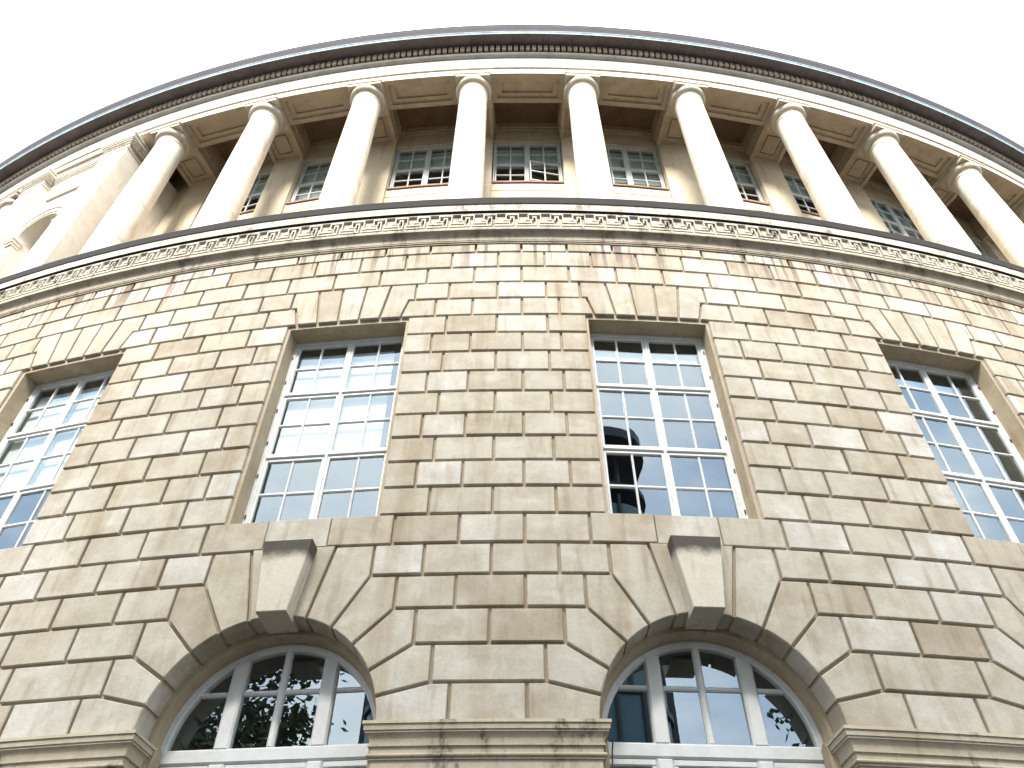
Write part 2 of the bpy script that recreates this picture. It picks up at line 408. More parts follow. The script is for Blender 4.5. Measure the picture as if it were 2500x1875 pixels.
for m in range(-3, 5):
    w0 = WC(m); on = on_screen(w0, -3, 0.12)
    for i in range(5):
        t0, t1, b0, b1 = TOPS[i], TOPS[i + 1], BOTS[i], BOTS[i + 1]
        poly = [(b0, -4), (b1, -4), (t1, -2), (t0, -2)]; ds = [G] * 4
        if i == 0: poly = [(b0, -4), (b1, -4), (t1, -2), (t0, -2), (t0, -3), (-2.18, -3)]; ds = [G] * 6
        if i == 4: poly = [(b0, -4), (b1, -4), (2.18, -3), (t1, -3), (t1, -2), (t0, -2)]; ds = [G] * 6
        put(('f', i), poly, ds, w0, -4, -4, 'voussoir', cz=-3, force=on)
    for i, (a, b) in enumerate(((-1.5, -0.5), (-0.5, 0.5), (0.5, 1.5))):
        poly = [(a * ST, -14), (b * ST, -14), (b * ST, -13), (a * ST, -13)]
        put(('s', i), poly, [0.002 if i == 1 else 0.03, 0.014 if i < 2 else G, 0.0, 0.014 if i > 0 else G], w0, -14, -14, 'sill_stone', back=-0.95, cz=-13.5)
    for nm, poly, ds in AP:
        uc = sum(x for x, z in poly) / len(poly); zc = sum(z for x, z in poly) / len(poly)
        key = ('a', nm)
        if key not in cache:
            cache[key] = (*block_geo(poly, ds, -0.74, 0.0, 0.022, -16), None)
        if on_screen(w0 + uc / R, zc):
            vs, fs, me = cache[key]
            if me is None: me = mesh('voussoir', vs, fs, M_BLOCK); cache[key] = (vs, fs, me)
            link('voussoir', me, lower, None, (0, 0, ZW(-16)), w0)
        else:
            rest_add(cache[key][0], cache[key][1], w0, ZW(-16))
    # keystone: a wedge standing proud of the arch
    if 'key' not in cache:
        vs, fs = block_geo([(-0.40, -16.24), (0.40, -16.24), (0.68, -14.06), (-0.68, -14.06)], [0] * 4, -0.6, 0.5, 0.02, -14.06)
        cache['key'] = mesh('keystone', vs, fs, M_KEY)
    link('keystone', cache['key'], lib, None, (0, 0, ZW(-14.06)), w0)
o = rest.build('ashlar_surround', M_BLOCK, lower); tag(o, kind='stuff')
print('single stones', nblk)

# reveals of the openings
for m in range(-3, 5):
    w0 = WC(m)
    a = MB()
    def T(u): return w0 + u / R
    for s in (-1, 1):
        a.add([P(T(2.18 * s), BF, -13), P(T(2.18 * s), -1.2, -13), P(T(2.18 * s), -1.2, -4.12), P(T(2.18 * s), BF, -4.12)], [(0, 1, 2, 3)])
    a.add([P(T(u), d, -4.12) for u, d in ((-2.18, BF), (0, BF), (2.18, BF), (2.18, -1.2), (0, -1.2), (-2.18, -1.2))], [(0, 1, 4, 5), (1, 2, 3, 4)])
    a.build('window_reveal', M_REVEAL, lower)
    b = MB(); pts = [(-1, None)]
    prof = [(RA, -0.1), (RA, -0.75), (RI, -0.75), (RI, -1.55)]
    path = [(-1, -31.3)] + [math.radians(x) for x in range(-90, 91, 5)] + [(1, -31.3)]
    vs = []
    for f in path:
        for r_, d in prof:
            if isinstance(f, tuple): u, z = f[0] * r_, f[1]
            else: u, z = r_ * math.sin(f), -19 + r_ * math.cos(f)
            vs.append(P(T(u), d, z))
    k = len(prof)
    fs = [(i * k + j, (i + 1) * k + j, (i + 1) * k + j + 1, i * k + j + 1) for i in range(len(path) - 1) for j in range(k - 1)]
    b.add(vs, fs).build('arch_reveal', M_REVEAL, lower, smooth=30)
    # jamb lining with rounded head inside the arch
    for s in (-1, 1):
        c = MB(); prof2 = [(-0.80, -31.2), (-0.80, -19.12), (-0.84, -19.02), (-0.92, -18.96), (-1.02, -18.96), (-1.10, -19.02), (-1.14, -19.12), (-1.14, -31.2)]
        k = len(prof2)
        vs = [P(T(s * u), d, z) for u in (RI + 0.01, RI - 0.14) for d, z in prof2]
        c.add(vs, [(i, i + 1, k + i + 1, k + i) for i in range(k - 1)] + [tuple(range(k, 2 * k))])
        c.build('jamb_lining', M_REVEAL, lower)

# piers below the springing with moulded imposts
cv = [(0.17 - 0.11 * math.sin(t), -19.25 - 0.23 * (1 - math.cos(t))) for t in [i * math.pi / 12 for i in range(7)]]
tor = [(0.03 + 0.075 * math.sin(t), -19.725 + 0.05 * math.cos(t)) for t in [i * math.pi / 6 for i in range(7)]]
IMP = [(-0.2, -18.985), (0.235, -18.995), (0.24, -19.07), (0.205, -19.075), (0.20, -19.2), (0.165, -19.205)] + cv + [(0.085, -19.485), (0.085, -19.525), (0.03, -19.53), (0.03, -19.67)] + tor + [(0.05, -19.78), (0.05, -19.81), (0.0, -19.82), (0.0, -31.3)]
hp = H - RV
for m in PIERS:
    for part, prof in (('impost', IMP[:-1]), ('pier', IMP[-2:])):
        a = MB(); vs = []; L = []
        for p_, z in prof:
            e = hp + p_
            ring = [(-e, -1.3), (-e, p_)] + [(-e + 2 * e * i / 8, p_) for i in range(1, 8)] + [(e, p_), (e, -1.3)]
            L = ring; vs += [P(JC(u, m), d, z) for u, d in ring]
        k = len(L)
        a.add(vs, [(i * k + j, i * k + j + 1, (i + 1) * k + j + 1, (i + 1) * k + j) for i in range(len(prof) - 1) for j in range(k - 1)])
        a.build(part, M_IMPOST, lib, smooth=25)

# ------------------------------------------------------------------ windows
def wbox(a, x0, x1, z0, z1, d0, d1):
    """flat box in window coordinates: u, dz, depth dr"""
    a.box(x0 * C, x1 * C, -(R + max(d0, d1)) * C, -(R + min(d0, d1)) * C, ZW(min(z0, z1)), ZW(max(z0, z1)))
def bar(a, x0, x1, z0, z1, d0, d1, ch=0.03):
    """moulded bar: box with a chamfered front"""
    y0, y1, yc = -(R + d1) * C, -(R + d0) * C, -(R + d1 - ch) * C
    X0, X1, Z0, Z1 = x0 * C, x1 * C, ZW(z0), ZW(z1); c = ch * C
    vs = [(X0, y1, Z0), (X1, y1, Z0), (X1, y1, Z1), (X0, y1, Z1), (X0, yc, Z0), (X1, yc, Z0), (X1, yc, Z1), (X0, yc, Z1),
          (X0 + c, y0, Z0 + c), (X1 - c, y0, Z0 + c), (X1 - c, y0, Z1 - c), (X0 + c, y0, Z1 - c)]
    fs = []
    for i in range(4):
        j = (i + 1) % 4; fs += [(i, j, 4 + j, 4 + i), (4 + i, 4 + j, 8 + j, 8 + i)]
    a.add(vs, fs + [(8, 9, 10, 11), (3, 2, 1, 0)])
def pane_obj(parent, x0, x1, z0, z1, dr, tilt=0.004):
    """one sheet of glass, set a hair out of true as real glazing is"""
    cx, cz = (x0 + x1) / 2 * C, ZW((z0 + z1) / 2)
    hw, hh = abs(x1 - x0) / 2 * C + .006, abs(z1 - z0) / 2 * C + .006
    key = ('pane', round(hw, 3), round(hh, 3))
    if key not in cache:
        cache[key] = mesh('pane', [(-hw, 0, -hh), (hw, 0, -hh), (hw, 0, hh), (-hw, 0, hh)], [(0, 1, 2, 3)], M_GLASS)
    o = link('pane', cache[key], parent, None, (cx, -(R + dr) * C, cz))
    o.rotation_euler = (random.gauss(0, tilt), 0, random.gauss(0, tilt)); return o
GX = [(-2.0, -1.13), (-1.05, -0.14), (0.14, 1.05), (1.13, 2.0)]
GZ = [(-5.44, -4.28), (-6.77, -5.55), (-8.32, -7.12), (-9.66, -8.44), (-11.24, -10.0), (-12.75, -11.36)]
BL = {0: (-4.62, -9.72, -1.93, 1.62), -1: (-4.62, -9.72, -1.95, 1.95), 1: (-4.80, -5.22, -1.98, 1.90), 2: (-4.85, -5.3, -1.95, 1.2)}
tall_proto = None
for m in range(-2, 4):
    f = MB()
    for x0, x1, z0, z1 in ((-2.2, -2.0, -13.05, -4.06), (2.0, 2.2, -13.05, -4.06), (-2.0, 2.0, -4.28, -4.06), (-2.0, 2.0, -13.05, -12.78), (-0.045, 0.045, -12.78, -4.28)):
        bar(f, x0, x1, z0, z1, -1.0, -0.80)
    for z0, z1 in ((-7.0, -6.88), (-9.88, -9.76)):
        bar(f, -2.0, -0.045, z0, z1, -1.0, -0.77); bar(f, 0.045, 2.0, z0, z1, -1.0, -0.77)
    if 'tallf' not in cache: cache['tallf'] = f.mesh('window', M_PAINT)
    wo = link('tall_window', cache['tallf'], lib, None, (0, 0, 0), WC(m))
    if m in (0, -1): tag(wo, ('tall window with a lowered white blind, left of the central pier', 'tall window with a lowered white blind at the left edge of the picture')[-m])
    for si, (xa, xb) in enumerate(((-2.0, -0.045), (0.045, 2.0))):
        for ti, (za, zb) in enumerate(((-6.88, -4.28), (-9.76, -7.0), (-12.78, -9.88))):
            key = ('cas', si, ti)
            if key not in cache:
                a = MB(); e = 0.085
                bar(a, xa, xa + e, za, zb, -0.95, -0.83, 0.02); bar(a, xb - e, xb, za, zb, -0.95, -0.83, 0.02)
                bar(a, xa + e, xb - e, za, za + 0.12, -0.95, -0.832, 0.02); bar(a, xa + e, xb - e, zb - 0.12, zb, -0.95, -0.832, 0.02)
                xm, zm = (xa + xb) / 2 + (-0.06 if si == 0 else 0.06), (za + zb) / 2 + 0.02
                bar(a, xm - 0.034, xm + 0.034, za + .12, zb - .12, -0.93, -0.838, 0.03)
                bar(a, xa + e, xm - .045, zm - 0.055, zm + 0.055, -0.93, -0.845, 0.03); bar(a, xm + .045, xb - e, zm - 0.055, zm + 0.055, -0.93, -0.845, 0.03)
                cache[key] = a.mesh('casement', M_PAINT)
            link('casement', cache[key], wo)
    for x0, x1 in GX:
        for z0, z1 in GZ: pane_obj(wo, x0, x1, z0, z1, -0.90)
    if m in BL:
        zt, zb, xa, xb = BL[m]; a = MB()
        nseg = 12
        vs = []; 
        for i in range(nseg + 1):
            x = xa + (xb - xa) * i / nseg; y = -(R - 1.12 + 0.004 * math.sin(i * 2.1 + m)) * C
            vs += [(x * C, y, ZW(zb)), (x * C, y, ZW(zt))]
        a.add(vs, [(2 * i, 2 * i + 2, 2 * i + 3, 2 * i + 1) for i in range(nseg)])
        a.box(xa * C, xb * C, -(R - 1.09) * C, -(R - 1.15) * C, ZW(zb - 0.06), ZW(zb))
        a.build('roller_blind', M_BLIND, wo)
    a = MB()
    vs = [(x * C, -(R + d) * C, ZW(z)) for x, d, z in ((-0.42, -0.75, -13.0), (0.3, -0.75, -13.0), (0.3, -0.2, -13.0), (-0.42, -0.2, -13.0), (-0.12, -0.75, -12.70), (0.26, -0.75, -12.70), (0.26, -0.24, -12.86), (-0.12, -0.24, -12.86))]
    a.add(vs, [(0, 3, 2, 1), (4, 5, 6, 7), (0, 1, 5, 4), (1, 2, 6, 5), (2, 3, 7, 6), (3, 0, 4, 7)]).build('sill_block', M_PAINT, wo)
    for z in (-5.0, -6.3, -7.7, -9.2, -10.6, -12.2):
        if 'hinge' not in cache:
            h_ = MB(); h_.box(-0.02 * C, 0.02 * C, -0.03 * C, 0.03 * C, -0.07 * C, 0.07 * C); cache['hinge'] = h_.mesh('hinge', M_HINGE)
        for s in (-1, 1): link('hinge', cache['hinge'], wo, None, (s * 2.1 * C, -(R - 0.79) * C, ZW(z)))

# arched windows
def ring_seg(a, r0, r1, d0, d1, f0=-90, f1=90, step=5, zc=-19):
    prof = [(r1, d0), (r1, d1), (r1 - 0.05, d1 + 0.03), ((r0 + r1) / 2, d1 + 0.03), ((r0 + r1) / 2, d1), (r0 + 0.03, d1), (r0, d1 - 0.05), (r0, d0)]
    an = [math.radians(f0 + (f1 - f0) * i / int((f1 - f0) / step)) for i in range(int((f1 - f0) / step) + 1)]
    vs = [(r_ * math.sin(f) * C, -(R + d) * C, ZW(zc + r_ * math.cos(f))) for f in an for r_, d in prof]; k = len(prof)
    a.add(vs, [(i * k + j, (i + 1) * k + j, (i + 1) * k + j + 1, i * k + j + 1) for i in range(len(an) - 1) for j in range(k - 1)])
AR = 2.61
def zarc(u, r=AR): return -19 + math.sqrt(max(0.0, r * r - u * u))
for m in range(-2, 4):
    if 'archf' not in cache:
        f = MB(); ring_seg(f, AR, 2.80, -1.5, -1.27)
        for s in (-1, 1):
            bar(f, s * 1.22 - 0.2, s * 1.22 + 0.2, -18.95, zarc(1.03) - .02, -1.5, -1.262, 0.05)
            bar(f, s * 1.22 - 0.2, s * 1.22 + 0.2, -31.2, -19.27, -1.5, -1.262, 0.05)
        bar(f, -0.095, 0.095, -18.93, zarc(0) + .05, -1.46, -1.30, 0.05)
        bar(f, -2.78, 2.78, -19.28, -18.91, -1.5, -1.255, 0.05)
        for x0, x1 in ((-2.2, -1.42), (-1.02, -0.095), (0.095, 1.02), (1.42, 2.2)):
            bar(f, x0, x1, -17.56, -17.44, -1.46, -1.31, 0.04)
        for x0, x1 in ((-2.78, -1.42), (-1.02, 1.02), (1.42, 2.78)):
            bar(f, x0, x1, -19.45, -19.285, -1.48, -1.30, 0.03)
        for x0, x1 in ((-2.78, -2.55), (-1.02, -0.9), (0.9, 1.02), (2.55, 2.78), (-1.42 - .12, -1.42), (1.42, 1.54)):
            bar(f, x0, x1, -31.2, -19.45, -1.48, -1.30, 0.03)
        bar(f, -0.07, 0.07, -31.2, -19.45, -1.46, -1.31, 0.03)
        cache['archf'] = f.mesh('arched_window', M_PAINT)
    wo = link('arched_window', cache['archf'], lib, None, (0, 0, 0), WC(m))
    for ci, (x0, x1) in enumerate(((-2.6, -1.40), (-1.04, -0.06), (0.06, 1.04), (1.40, 2.6))):
        for ri_, (z0, z1) in enumerate(((-18.97, -17.50), (-17.50, -16.0))):
            key = ('ap', ci, ri_)
            if key not in cache:
                top = []; N_ = 14
                for i in range(N_ + 1):
                    u = x0 + (x1 - x0) * i / N_; zt = min(z1, zarc(u, AR + 0.03))
                    if zt > z0 + 1e-3: top.append((u, zt))
                uc = (top[0][0] + top[-1][0]) / 2; zc = (z0 + z1) / 2
                pts = [(top[0][0], z0), (top[-1][0], z0)] + top[::-1]
                cache[key] = (mesh('pane', [((u - uc) * C, 0, (z - zc) * C) for u, z in pts], [tuple(range(len(pts)))], M_GLASS), uc, zc)
            me, uc, zc = cache[key]
            o = link('pane', me, wo, None, (uc * C, -(R - 1.39) * C, ZW(zc))); o.rotation_euler = (random.gauss(0, 0.003), 0, random.gauss(0, 0.003))
        for z0, z1 in ((-24.9, -19.4), (-31, -24.9)):
            pane_obj(wo, x0, x1, z0, z1, -1.40, 0.003)

# rooms behind the glass
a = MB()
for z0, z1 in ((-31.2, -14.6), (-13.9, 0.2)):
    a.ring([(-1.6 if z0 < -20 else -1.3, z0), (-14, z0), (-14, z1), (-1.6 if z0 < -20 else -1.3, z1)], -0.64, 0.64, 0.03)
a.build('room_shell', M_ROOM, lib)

# ------------------------------------------------------------------ string course with key-pattern frieze
TE = 0.66
cvt = [(0.11 + 0.25 * (1 - math.cos(t)), 0.72 + 0.38 * math.sin(t)) for t in [i * math.pi / 14 for i in range(8)]]
sc = MB().ring([(-0.12, 0.52), (0.05, 0.555), (0.05, 0.61), (0.09, 0.63), (0.09, 0.69), (0.11, 0.70)] + cvt + [(0.37, 1.10), (0.375, 1.17)], -TE, TE).build('string_course', M_CAVETTO, lib, smooth=25)
MB().ring([(0.375, 1.17), (0.38, 1.25), (0.275, 1.265), (0.275, 2.22), (0.385, 2.23), (0.39, 2.27)], -TE, TE).build('key_frieze', M_STRING, sc)
MB().ring([(0.39, 2.27), (0.37, 2.30), (0.37, 2.33), (0.46, 2.39)], -TE, TE).build('fascia_underside', M_DARKBAND, sc)  # near-black ring along the underside of the plain fascia
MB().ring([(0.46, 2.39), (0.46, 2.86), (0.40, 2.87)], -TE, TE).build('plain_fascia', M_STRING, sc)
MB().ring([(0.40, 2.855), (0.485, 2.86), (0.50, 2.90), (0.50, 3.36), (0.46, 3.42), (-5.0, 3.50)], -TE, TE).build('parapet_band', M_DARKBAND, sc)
# key pattern: raised fillets on a 20 x 9 grid
FW = BK / 2 * (R + 0.36)
gx, gz = FW / 20, 0.90 / 9
STR = [(0, 17, 8, 8), (17, 17, 2, 7), (14, 16, 2, 2), (14, 14, 3, 4), (10, 21, 0, 0), (21, 21, 1, 6), (22, 32, 6, 6), (8, 11, 4, 4), (10, 10, 1, 3)]
fm = MB()
for x0, x1, y0, y1 in STR:
    X0, X1 = x0 * gx - FW / 2, (x1 + 1.05) * gx - FW / 2
    Z1, Z0 = 2.19 - y0 * gz, 2.19 - (y1 + 0.95) * gz
    fm.box(X0 * C, X1 * C, -(R + 0.405) * C, -(R + 0.26) * C, ZW(Z0), ZW(Z1))
fme = fm.mesh('key_motif', M_STRING)
step = BK / 2
for i in range(-48, 49):
    th = TH0 + (i - 0.2 + 0.5) * step
    link('key_motif', fme, sc, None, (0, 0, 0), th)

# ------------------------------------------------------------------ entablature
ov = [(-0.2 + 0.26 * math.sin(t), 20.22 + 0.22 * (1 - math.cos(t))) for t in [i * math.pi / 12 for i in range(7)]]
ent = MB().ring([(-2.06, 20.45), (-2.06, 18.70), (-0.40, 18.70), (-0.32, 18.60), (-0.32, 18.98), (-0.22, 19.0), (-0.22, 19.10), (-0.2, 19.12), (-0.2, 20.2)], -TE, TE).build('entablature', M_PALE, lib)
MB().ring([(-0.2, 20.19)] + ov + [(0.065, 20.46)], -TE, TE).build('ovolo', M_OVOLO, ent, smooth=30)
MB().ring([(0.065, 20.46), (0.07, 20.47), (0.02, 20.48), (0.02, 21.08), (0.06, 21.09), (0.9, 21.06), (0.9, 21.08)], -TE, TE).build('bed_moulding', M_BED, ent, smooth=30)
MB().ring([(0.9, 21.07), (0.905, 21.27), (0.93, 21.28), (0.935, 21.36)], -TE, TE).build('gutter_fillet', M_LEAD, ent)
cy = [(0.935 + 0.12 * math.sin(t) ** 2, 21.36 + 0.60 * t / (math.pi / 2)) for t in [i * math.pi / 16 for i in range(9)]]
MB().ring(cy + [(1.07, 21.97), (1.07, 22.03), (0.9, 22.08), (-9, 23.2)], -TE, TE).build('cornice', M_CYMA, ent, smooth=30)
dm = MB(); hw = 0.118
dm.box(-hw * C, hw * C, -(R + 0.23) * C, -(R + 0.0) * C, ZW(20.56), ZW(21.07)); dme = dm.mesh('dentil', M_DENTIL)
ds_ = BAY / 18
for i in range(-120, 121): link('dentil', dme, ent, None, (0, 0, 0), CU + (i + 0.1) * ds_)

# ------------------------------------------------------------------ loggia: floor, back wall, ceiling, beams
KS = list(range(-7, 7))
TK = lambda k: CU + k * BAY
RW = R - 4.3
lw = MB()
for k in KS:
    t0 = TK(k)
    def q2(u0, u1, z0, z1, d=-4.35):
        n_ = 2
        for i in range(n_):
            a_, b_ = u0 + (u1 - u0) * i / n_, u0 + (u1 - u0) * (i + 1) / n_
            lw.add([P(t0 + a_ / RW, d, z0), P(t0 + b_ / RW, d, z0), P(t0 + b_ / RW, d, z1), P(t0 + a_ / RW, d, z1)], [(0, 1, 2, 3)])
    hb = BAY * RW / 2
    solid = k in (-4, -5)
    for a_, b_ in ((-hb, -2.05), (2.05, hb)): q2(a_, b_, 3.4, 20.5)
    q2(-2.05, 2.05, 18.2, 20.5); q2(-2.05, 2.05, 3.4, 18.2 if solid else 13.25)
    if not solid:
        for s in (-1, 1):
            lw.add([P(t0 + s * 2.05 / RW, d, z) for d, z in ((-4.35, 13.25), (-4.9, 13.25), (-4.9, 18.2), (-4.35, 18.2))], [(0, 1, 2, 3)])
        for z in (13.25, 18.2):
            lw.add([P(t0 + u / RW, d, z) for u, d in ((-2.05, -4.35), (2.05, -4.35), (2.05, -4.9), (-2.05, -4.9))], [(0, 1, 2, 3)])
lwo = lw.build('loggia_wall', M_LOGGIA, lib)
for k in KS:
    a = MB(); tk = TK(k + 0.5)
    a.pbox(tk - 0.90 / RW, tk + 0.90 / RW, -4.4, -4.17, 3.4, 18.45, 2); a.build('pilaster', M_LOGGIA, lwo)
    if k not in (-4, -5):
        a = MB(); tk = TK(k)
        a.pbox(tk - 2.02 / RW, tk + 2.02 / RW, -4.5, -4.24, 13.05, 13.2, 2)
        a.build('window_sill', M_SILL, lwo)
        a = MB(); a.pbox(tk - 2.05 / RW, tk + 2.05 / RW, -4.4, -4.325, 12.3, 13.0, 2); a.build('apron_panel', M_LOGGIA, lwo)
        a = MB(); a.pbox(tk - 2.03 / RW, tk + 2.03 / RW, -4.4, -4.25, 19.75, 20.38, 2); a.pbox(tk - 2.03 / RW, tk + 2.03 / RW, -4.4, -4.3, 19.5, 19.74, 2); a.build('cornice_strip', M_LOGGIA, lwo)
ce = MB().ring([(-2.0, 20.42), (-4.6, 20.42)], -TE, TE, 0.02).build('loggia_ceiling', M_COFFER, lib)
def nested(a, quad_uv, levels, zs):
    """stepped sunk panel seen from below; quad_uv(s) -> 4 corners (th, dr) inset by s"""
    for i, (s0, s1) in enumerate(levels):
        q0, q1 = quad_uv(s0), quad_uv(s1); z = zs[i]
        v = [P(t, d, z) for t, d in q0] + [P(t, d, z) for t, d in q1]
        a.add(v, [(j, (j + 1) % 4, 4 + (j + 1) % 4, 4 + j) for j in range(4)])
        if i + 1 < len(levels):
            v = [P(t, d, z) for t, d in q1] + [P(t, d, zs[i + 1]) for t, d in q1]
            a.add(v, [(j, (j + 1) % 4, 4 + (j + 1) % 4, 4 + j) for j in range(4)])
    q1 = quad_uv(levels[-1][1]); a.add([P(t, d, zs[len(levels) - 1]) for t, d in q1], [(0, 1, 2, 3)])
for k in KS:
    tk = TK(k); rr = R - 1.2; hw_ = BAY * rr / 2 - 1.0
    if k not in (-4, -5):
        a = MB()
        qd = lambda s: [(tk - (hw_ - s) / rr, -0.33 - s * 0.85), (tk + (hw_ - s) / rr, -0.33 - s * 0.85), (tk + (hw_ - s) / rr, -2.05 + s * 0.85), (tk - (hw_ - s) / rr, -2.05 + s * 0.85)]
        nested(a, qd, [(0, 0.30), (0.30, 0.36), (0.36, 0.62), (0.62, 0.66)], [18.34, 18.46, 18.50, 18.64])
        # outer and inner lips of the beam
        for d in (-0.33, -2.05):
            v = [P(tk - hw_ / rr, d, 18.34), P(tk, d, 18.34), P(tk + hw_ / rr, d, 18.34), P(tk + hw_ / rr, d, 18.75), P(tk, d, 18.75), P(tk - hw_ / rr, d, 18.75)]
            a.add(v, [(0, 1, 4, 5), (1, 2, 3, 4)])
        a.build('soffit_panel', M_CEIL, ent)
        a = MB(); a.pbox(tk - (hw_ + .01) / rr, tk + (hw_ + .01) / rr, -0.40, -0.318, 18.342, 18.98, 4); a.build('architrave', M_PALE, ent)
    t2 = TK(k + 0.5)
    if k + 0.5 != -4.5:
        a = MB(); hb_ = 0.98
        a.pbox(t2 - hb_ / rr, t2 + hb_ / rr, -0.45, -2.2, 18.42, 18.9)
        for s in (-1, 1):                              # sides of the cross beam up to the ceiling
            v = [P(t2 + s * hb_ / (R - 2), -2.05, 18.34), P(t2 + s * hb_ / (R - 4), -4.3, 18.34), P(t2 + s * hb_ / (R - 4), -4.3, 20.45), P(t2 + s * hb_ / (R - 2), -2.05, 20.45)]
            a.add(v, [(0, 1, 2, 3)])
            v = [P(t2 + s * (hb_ + .07) / (R - 2), -2.05, 19.0), P(t2 + s * (hb_ + .07) / (R - 4), -4.3, 19.0), P(t2 + s * (hb_ + .07) / (R - 4), -4.3, 20.45), P(t2 + s * (hb_ + .07) / (R - 2), -2.05, 20.45),
                 P(t2 + s * hb_ / (R - 2), -2.05, 19.0), P(t2 + s * hb_ / (R - 4), -4.3, 19.0)]
            a.add(v, [(0, 1, 2, 3), (4, 5, 1, 0)])
        r4 = R - 3.2
        qd = lambda s: [(t2 - (hb_ - s) / r4, -2.06 - s), (t2 + (hb_ - s) / r4, -2.06 - s), (t2 + (hb_ - s) / r4, -4.28 + s), (t2 - (hb_ - s) / r4, -4.28 + s)]
        nested(a, qd, [(0, 0.22), (0.22, 0.27), (0.27, 0.50), (0.50, 0.56), (0.56, 0.62)], [18.34, 18.46, 18.50, 18.62, 18.50])
        a.add([P(t2 + u / rr, d, 18.345) for u, d in ((-1.0, -0.36), (1.0, -0.36), (1.0, -2.07), (-1.0, -2.07))], [(0, 1, 2, 3)])
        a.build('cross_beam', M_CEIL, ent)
        a = MB(); a.pbox(t2 - 1.0 / rr, t2 + 1.0 / rr, -0.40, -0.322, 18.346, 18.98, 2); a.build('architrave', M_PALE, ent)

# loggia windows
for k in KS:
    if k in (-4, -5): continue
    f = MB()
    if 'upf' not in cache:
        for x0, x1, z0, z1 in ((-2.0, -1.88, 13.2, 18.2), (1.88, 2.0, 13.2, 18.2), (-1.86, 1.86, 18.04, 18.2), (-1.86, 1.86, 13.2, 13.36), (-0.10, 0.10, 13.36, 18.04), (-1.86, -0.10, 15.52, 15.64), (0.10, 1.86, 15.52, 15.64)):
            bar(f, x0, x1, z0, z1, -4.75, -4.55, 0.03)
        cache['upf'] = f.mesh('loggia_window', M_PAINT2)
    wo = link('loggia_window', cache['upf'], lib, None, (0, 0, 0), TK(k))
    if k == 0: tag(wo, 'small-paned window with its lower right casement standing open')
    for si, (xa, xb) in enumerate(((-1.86, -0.10), (0.10, 1.86))):
        for ti, (za, zb) in enumerate(((13.36, 15.52), (15.64, 18.04))):
            opened = (k == 0 and si == 1 and ti == 0)
            # casement about its outer stile
            hx = xb if si == 1 else xa
            key = ('uc', si, ti)
            if key not in cache:
                a = MB(); e = 0.065
                X = lambda x: x - hx
                def lb(x0, x1, z0, z1, d0, d1):
                    y0, y1 = -d1 * C, -d0 * C
                    a.box(X(x0) * C, X(x1) * C, y0, y1, (z0 - za) * C, (z1 - za) * C)
                lb(xa, xa + e, za, zb, -0.06, 0.05); lb(xb - e, xb, za, zb, -0.06, 0.05); lb(xa + e, xb - e, za, za + e, -0.06, 0.049); lb(xa + e, xb - e, zb - e, zb, -0.06, 0.049)
                xm, zm = (xa + xb) / 2, (za + zb) / 2
                lb(xm - .035, xm + .035, za + e, zb - e, -0.04, 0.03); lb(xa + e, xm - .035, zm - .035, zm + .035, -0.04, 0.029); lb(xm + .035, xb - e, zm - .035, zm + .035, -0.04, 0.029)
                gl = MB()
                cache[key] = a.mesh('casement', M_PAINT2 if ti else M_PAINT)
            ang = math.radians(10.5) if opened else 0.0
            # opening outwards about the right stile
            co = link('casement', cache[key], wo, None, (hx * C, -(R - 4.62) * C, ZW(za)), ang if si == 1 else -ang)
            xm, zm = (xa + xb) / 2, (za + zb) / 2
            for x0, x1 in ((xa + .08, xm - .02), (xm + .02, xb - .08)):
                for z0, z1 in ((za + .08, zm - .02), (zm + .02, zb - .08)):
                    o = pane_obj(wo, x0, x1, z0, z1, -4.63, 0.003)
                    if opened:
                        dx = ((x0 + x1) / 2 - hx) * C
                        o.location.x = hx * C + dx * math.cos(ang); o.location.y = -(R - 4.63) * C + dx * math.sin(ang); o.rotation_euler.z = ang
    zb = {0: 15.6, -1: 15.6, -2: 14.1, 1: 14.4, 2: 15.6, 3: 15.7, 4: 15.0}.get(k, 15.6)
    a = MB(); a.box(-1.9 * C, 1.9 * C, -(R - 4.86) * C, -(R - 4.88) * C, ZW(zb), ZW(18.0)); a.build('roller_blind', M_BLIND2, wo)
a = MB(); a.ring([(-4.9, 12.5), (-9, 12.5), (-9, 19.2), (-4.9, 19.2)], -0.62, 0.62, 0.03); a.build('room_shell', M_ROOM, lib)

# ------------------------------------------------------------------ columns
DC = -1.22; yc = -(R + DC) * C
sh = []
for i in range(13):
    t = i / 12; r_ = 0.855 - 0.075 * t ** 1.6
    zz = ZW(3.75 + (17.18 - 3.75) * t)
    if i in (3, 6, 9): sh += [(r_ * C, zz - .008), ((r_ - .02) * C, zz - .004), ((r_ - .02) * C, zz + .002)]
    sh.append((r_ * C, zz + (.006 if i in (3, 6, 9) else 0)))
sh += [(0.80 * C, ZW(17.20)), (0.825 * C, ZW(17.24)), (0.825 * C, ZW(17.30)), (0.785 * C, ZW(17.33)), (0.785 * C, ZW(17.36))]
M_sh = MB().lathe(0, yc, sh, 48).mesh('column', M_COLUMN, 35)
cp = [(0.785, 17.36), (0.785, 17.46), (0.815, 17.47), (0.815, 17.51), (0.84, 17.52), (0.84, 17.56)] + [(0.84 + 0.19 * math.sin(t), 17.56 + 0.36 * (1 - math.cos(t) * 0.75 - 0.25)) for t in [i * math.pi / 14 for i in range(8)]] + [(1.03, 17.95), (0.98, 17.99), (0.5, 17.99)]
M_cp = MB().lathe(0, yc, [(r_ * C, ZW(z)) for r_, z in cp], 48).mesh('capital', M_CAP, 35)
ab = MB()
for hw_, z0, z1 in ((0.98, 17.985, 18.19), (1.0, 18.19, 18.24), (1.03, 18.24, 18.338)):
    ab.box(-hw_ * C, hw_ * C, yc - hw_ * C, yc + hw_ * C, ZW(z0), ZW(z1))
